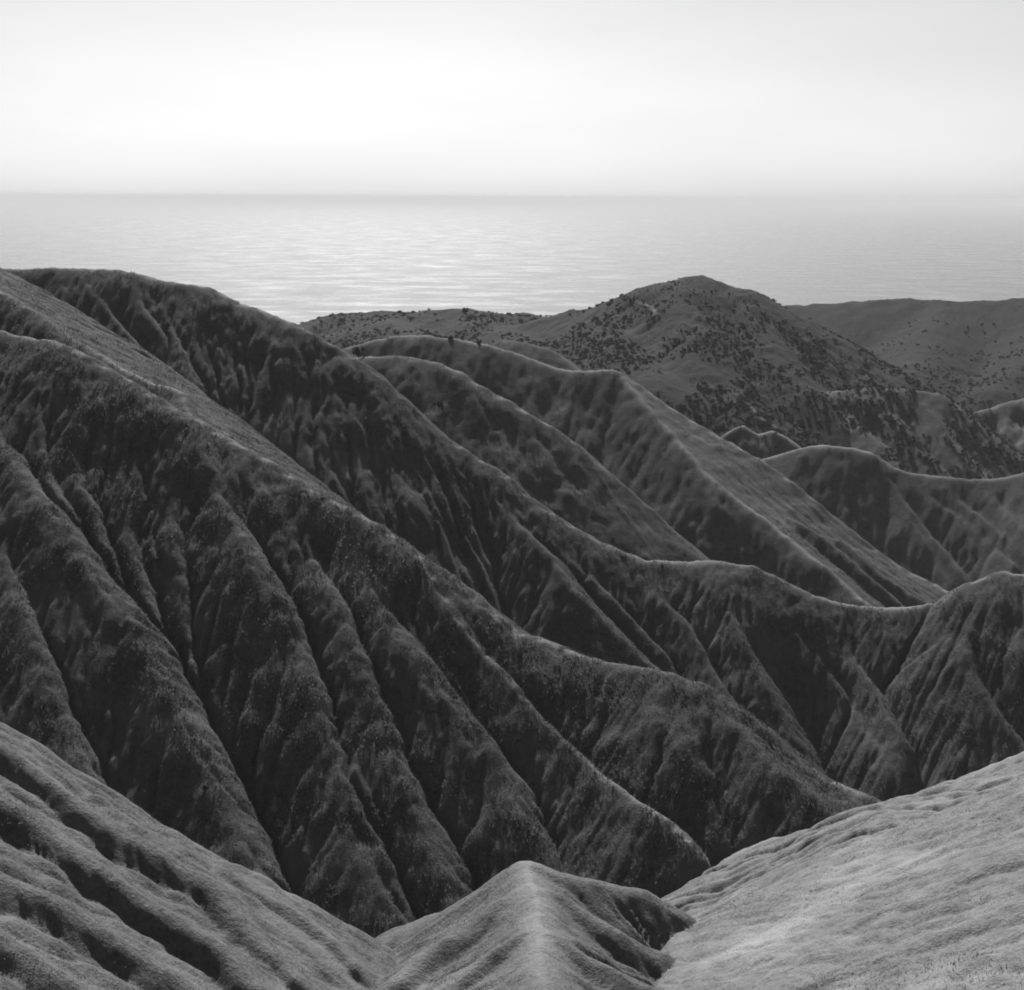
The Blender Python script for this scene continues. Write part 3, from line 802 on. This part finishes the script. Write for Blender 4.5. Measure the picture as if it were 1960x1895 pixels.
def bush_thing(name, px, py, hpx, wpx, label, seed, leaves=None):
    x, y, z = hit(px, py)
    H, W = hpx / FPX * y * 1.03, wpx / FPX * y * 1.03
    root = bpy.data.objects.new(name, None)
    root.empty_display_size = 0.5
    COL.objects.link(root)
    root.location = (x, y, z - 0.1)
    root["label"], root["category"] = label, "bush"
    v_, f_ = bush_mesh("crown", W * 0.5, H, 420, 0.10 * W + 0.03, seed, 9)
    c = np_mesh("crown", v_, f_, leaves or M_bush, False); c.parent = root
    h = H * 0.55
    v_, f_ = tube([(0, 0, -0.2), (0.02 * W, 0, h * 0.4), (-0.05 * W, 0.03 * W, h * 0.75), (0.03 * W, 0, h)], [0.05 * W, 0.04 * W, 0.03 * W, 0.012 * W])
    t = np_mesh("trunk", v_, f_, M_bark); t.parent = root
    for q in range(3):
        a = q * 2.1 + seed
        v_, f_ = tube([(0, 0, h * 0.35), (0.13 * W * math.cos(a), 0.13 * W * math.sin(a), h * 0.7), (0.27 * W * math.cos(a), 0.27 * W * math.sin(a), h * 1.05)], [0.025 * W, 0.018 * W, 0.006 * W], 5)
        t = np_mesh("limb", v_, f_, M_bark); t.parent = root
bush_thing("bush", 685, 687, 27, 17, "lone upright dark bush on the saddle behind the long ridge", 3)
bush_thing("bush", 893, 597, 8, 14, "tiny dark bush on the far skyline against the sea", 5)
bush_thing("bush", 862, 651, 6, 13, "dark bush on the crest of the ridge, left of two there", 7)
bush_thing("bush", 917, 658, 6, 11, "dark bush on the crest of the ridge, right of two there", 9)
bush_thing("bush", 842, 795, 30, 15, "dark bush in the hollow of the short rounded ridge", 13)
bush_thing("bush", 392, 1520, 16, 13, "small dark bush on the lower end of the leftmost large rib", 15)
bush_thing("bush", 60, 1342, 13, 15, "small dark bush low at the left edge of the nearest ridge", 17)

# trails scratched into the far hills
def trail(pix, width, label):
    pts = []
    for (p, q) in zip(pix[:-1], pix[1:]):
        for k in range(12):
            f = k / 12.0
            pts.append(hit(p[0] + (q[0] - p[0]) * f, p[1] + (q[1] - p[1]) * f))
    P = np.array(pts)
    for it in range(3):
        P[1:-1] = (P[:-2] + 2 * P[1:-1] + P[2:]) / 4
    T = np.gradient(P[:, :2], axis=0)
    T /= np.linalg.norm(T, axis=1)[:, None] + 1e-9
    vs_, fs = [], []
    for k, (p, t) in enumerate(zip(P, T)):
        w = width * (0.8 + 0.35 * math.sin(k * 1.7))
        for q in range(5):
            f = (q / 4.0 - 0.5) * w
            x, y = p[0] - t[1] * f, p[1] + t[0] * f
            vs_.append((x, y, ground_z(x, y) + 0.12))
    for k in range(len(P) - 1):
        for q in range(4):
            fs.append((k * 5 + q, k * 5 + q + 1, (k + 1) * 5 + q + 1, (k + 1) * 5 + q))
    o = np_mesh("path", np.array(vs_), np.array(fs), M_trail)
    o["kind"] = "structure"
    o["label"] = label
M_trail = grass_ground("trail_dust", 0.06, 0.10, 0.12, 0.4, 1.0)
trail([(1218, 580), (1233, 584), (1246, 589), (1254, 598), (1250, 606), (1245, 614)], 2.2, "short pale trail on the left shoulder of the rounded hill")
trail([(1410, 757), (1418, 766), (1431, 776), (1443, 786), (1450, 799), (1468, 810), (1486, 820)], 2.4, "pale trail winding down the right foot of the rounded hill")

# ------------------------------------------------------------------ sea
def disc(name, R, z, rings, seg):
    vs_, fs = [(0, 0, z)], []
    for i, r_ in enumerate(rings):
        for k in range(seg):
            a = 2 * math.pi * k / seg
            vs_.append((r_ * math.sin(a), r_ * math.cos(a), z))
    for k in range(seg):
        fs.append((0, 1 + (k + 1) % seg, 1 + k))
    for i in range(len(rings) - 1):
        b0, b1 = 1 + i * seg, 1 + (i + 1) * seg
        for k in range(seg):
            k2 = (k + 1) % seg
            fs.append((b0 + k, b0 + k2, b1 + k2, b1 + k))
    me = bpy.data.meshes.new(name)
    me.from_pydata(vs_, [], fs)
    o = bpy.data.objects.new(name, me)
    COL.objects.link(o)
    return o
SEA_R = 60000.0
sea = disc("sea", SEA_R, SEA_Z, [500, 1500, 3000, 6000, 12000, 25000, SEA_R], 96)
sea["kind"] = "structure"
sea["label"] = "wide glittering sea fading into the haze"
m, N, L, B = mat("sea_water")
B.inputs["Base Color"].default_value = (0.03, 0.03, 0.03, 1)
B.inputs["Roughness"].default_value = 0.3
B.inputs["IOR"].default_value = 1.33
tc = N.new("ShaderNodeTexCoord")
mp = N.new("ShaderNodeMapping")
mp.inputs["Scale"].default_value = (0.005, 0.008, 1)
L.new(tc.outputs["Object"], mp.inputs["Vector"])
n1 = N.new("ShaderNodeTexNoise"); n1.inputs["Scale"].default_value = 1.0; n1.inputs["Detail"].default_value = 8; n1.inputs["Roughness"].default_value = 0.72
L.new(mp.outputs[0], n1.inputs["Vector"])
rr = N.new("ShaderNodeMapRange")          # wind streaks and slicks: calmer and rougher water
rr.inputs["From Min"].default_value, rr.inputs["From Max"].default_value = 0.36, 0.64
rr.inputs["To Min"].default_value, rr.inputs["To Max"].default_value = 0.16, 0.34
L.new(n1.outputs[0], rr.inputs[0])
L.new(rr.outputs[0], B.inputs["Roughness"])
sea.data.materials.append(m)

# ------------------------------------------------------------------ haze
def closed_box(name, x0, x1, y0, y1, z0, z1):
    v = [(x, y, z) for z in (z0, z1) for (x, y) in ((x0, y0), (x1, y0), (x1, y1), (x0, y1))]
    f = [(3, 2, 1, 0), (4, 5, 6, 7), (0, 1, 5, 4), (1, 2, 6, 5), (2, 3, 7, 6), (3, 0, 4, 7)]
    me = bpy.data.meshes.new(name)
    me.from_pydata(v, [], f)
    o = bpy.data.objects.new(name, me)
    COL.objects.link(o)
    return o
haze = closed_box("haze", -SEA_R - 500, SEA_R + 500, -SEA_R - 500, SEA_R + 500, SEA_Z - 1.6, 12.0)
haze["kind"] = "stuff"
haze["label"] = "pale sea haze lying over the hills and water"
m = bpy.data.materials.new("haze_air")
m.use_nodes = True
m.node_tree.nodes.remove(m.node_tree.nodes["Principled BSDF"])
pv = m.node_tree.nodes.new("ShaderNodeVolumePrincipled")
pv.inputs["Color"].default_value = (0.655, 0.655, 0.655, 1)
pv.inputs["Density"].default_value = 0.00006
pv.inputs["Anisotropy"].default_value = 0.0
m.node_tree.links.new(pv.outputs[0], m.node_tree.nodes["Material Output"].inputs["Volume"])
haze.data.materials.append(m)
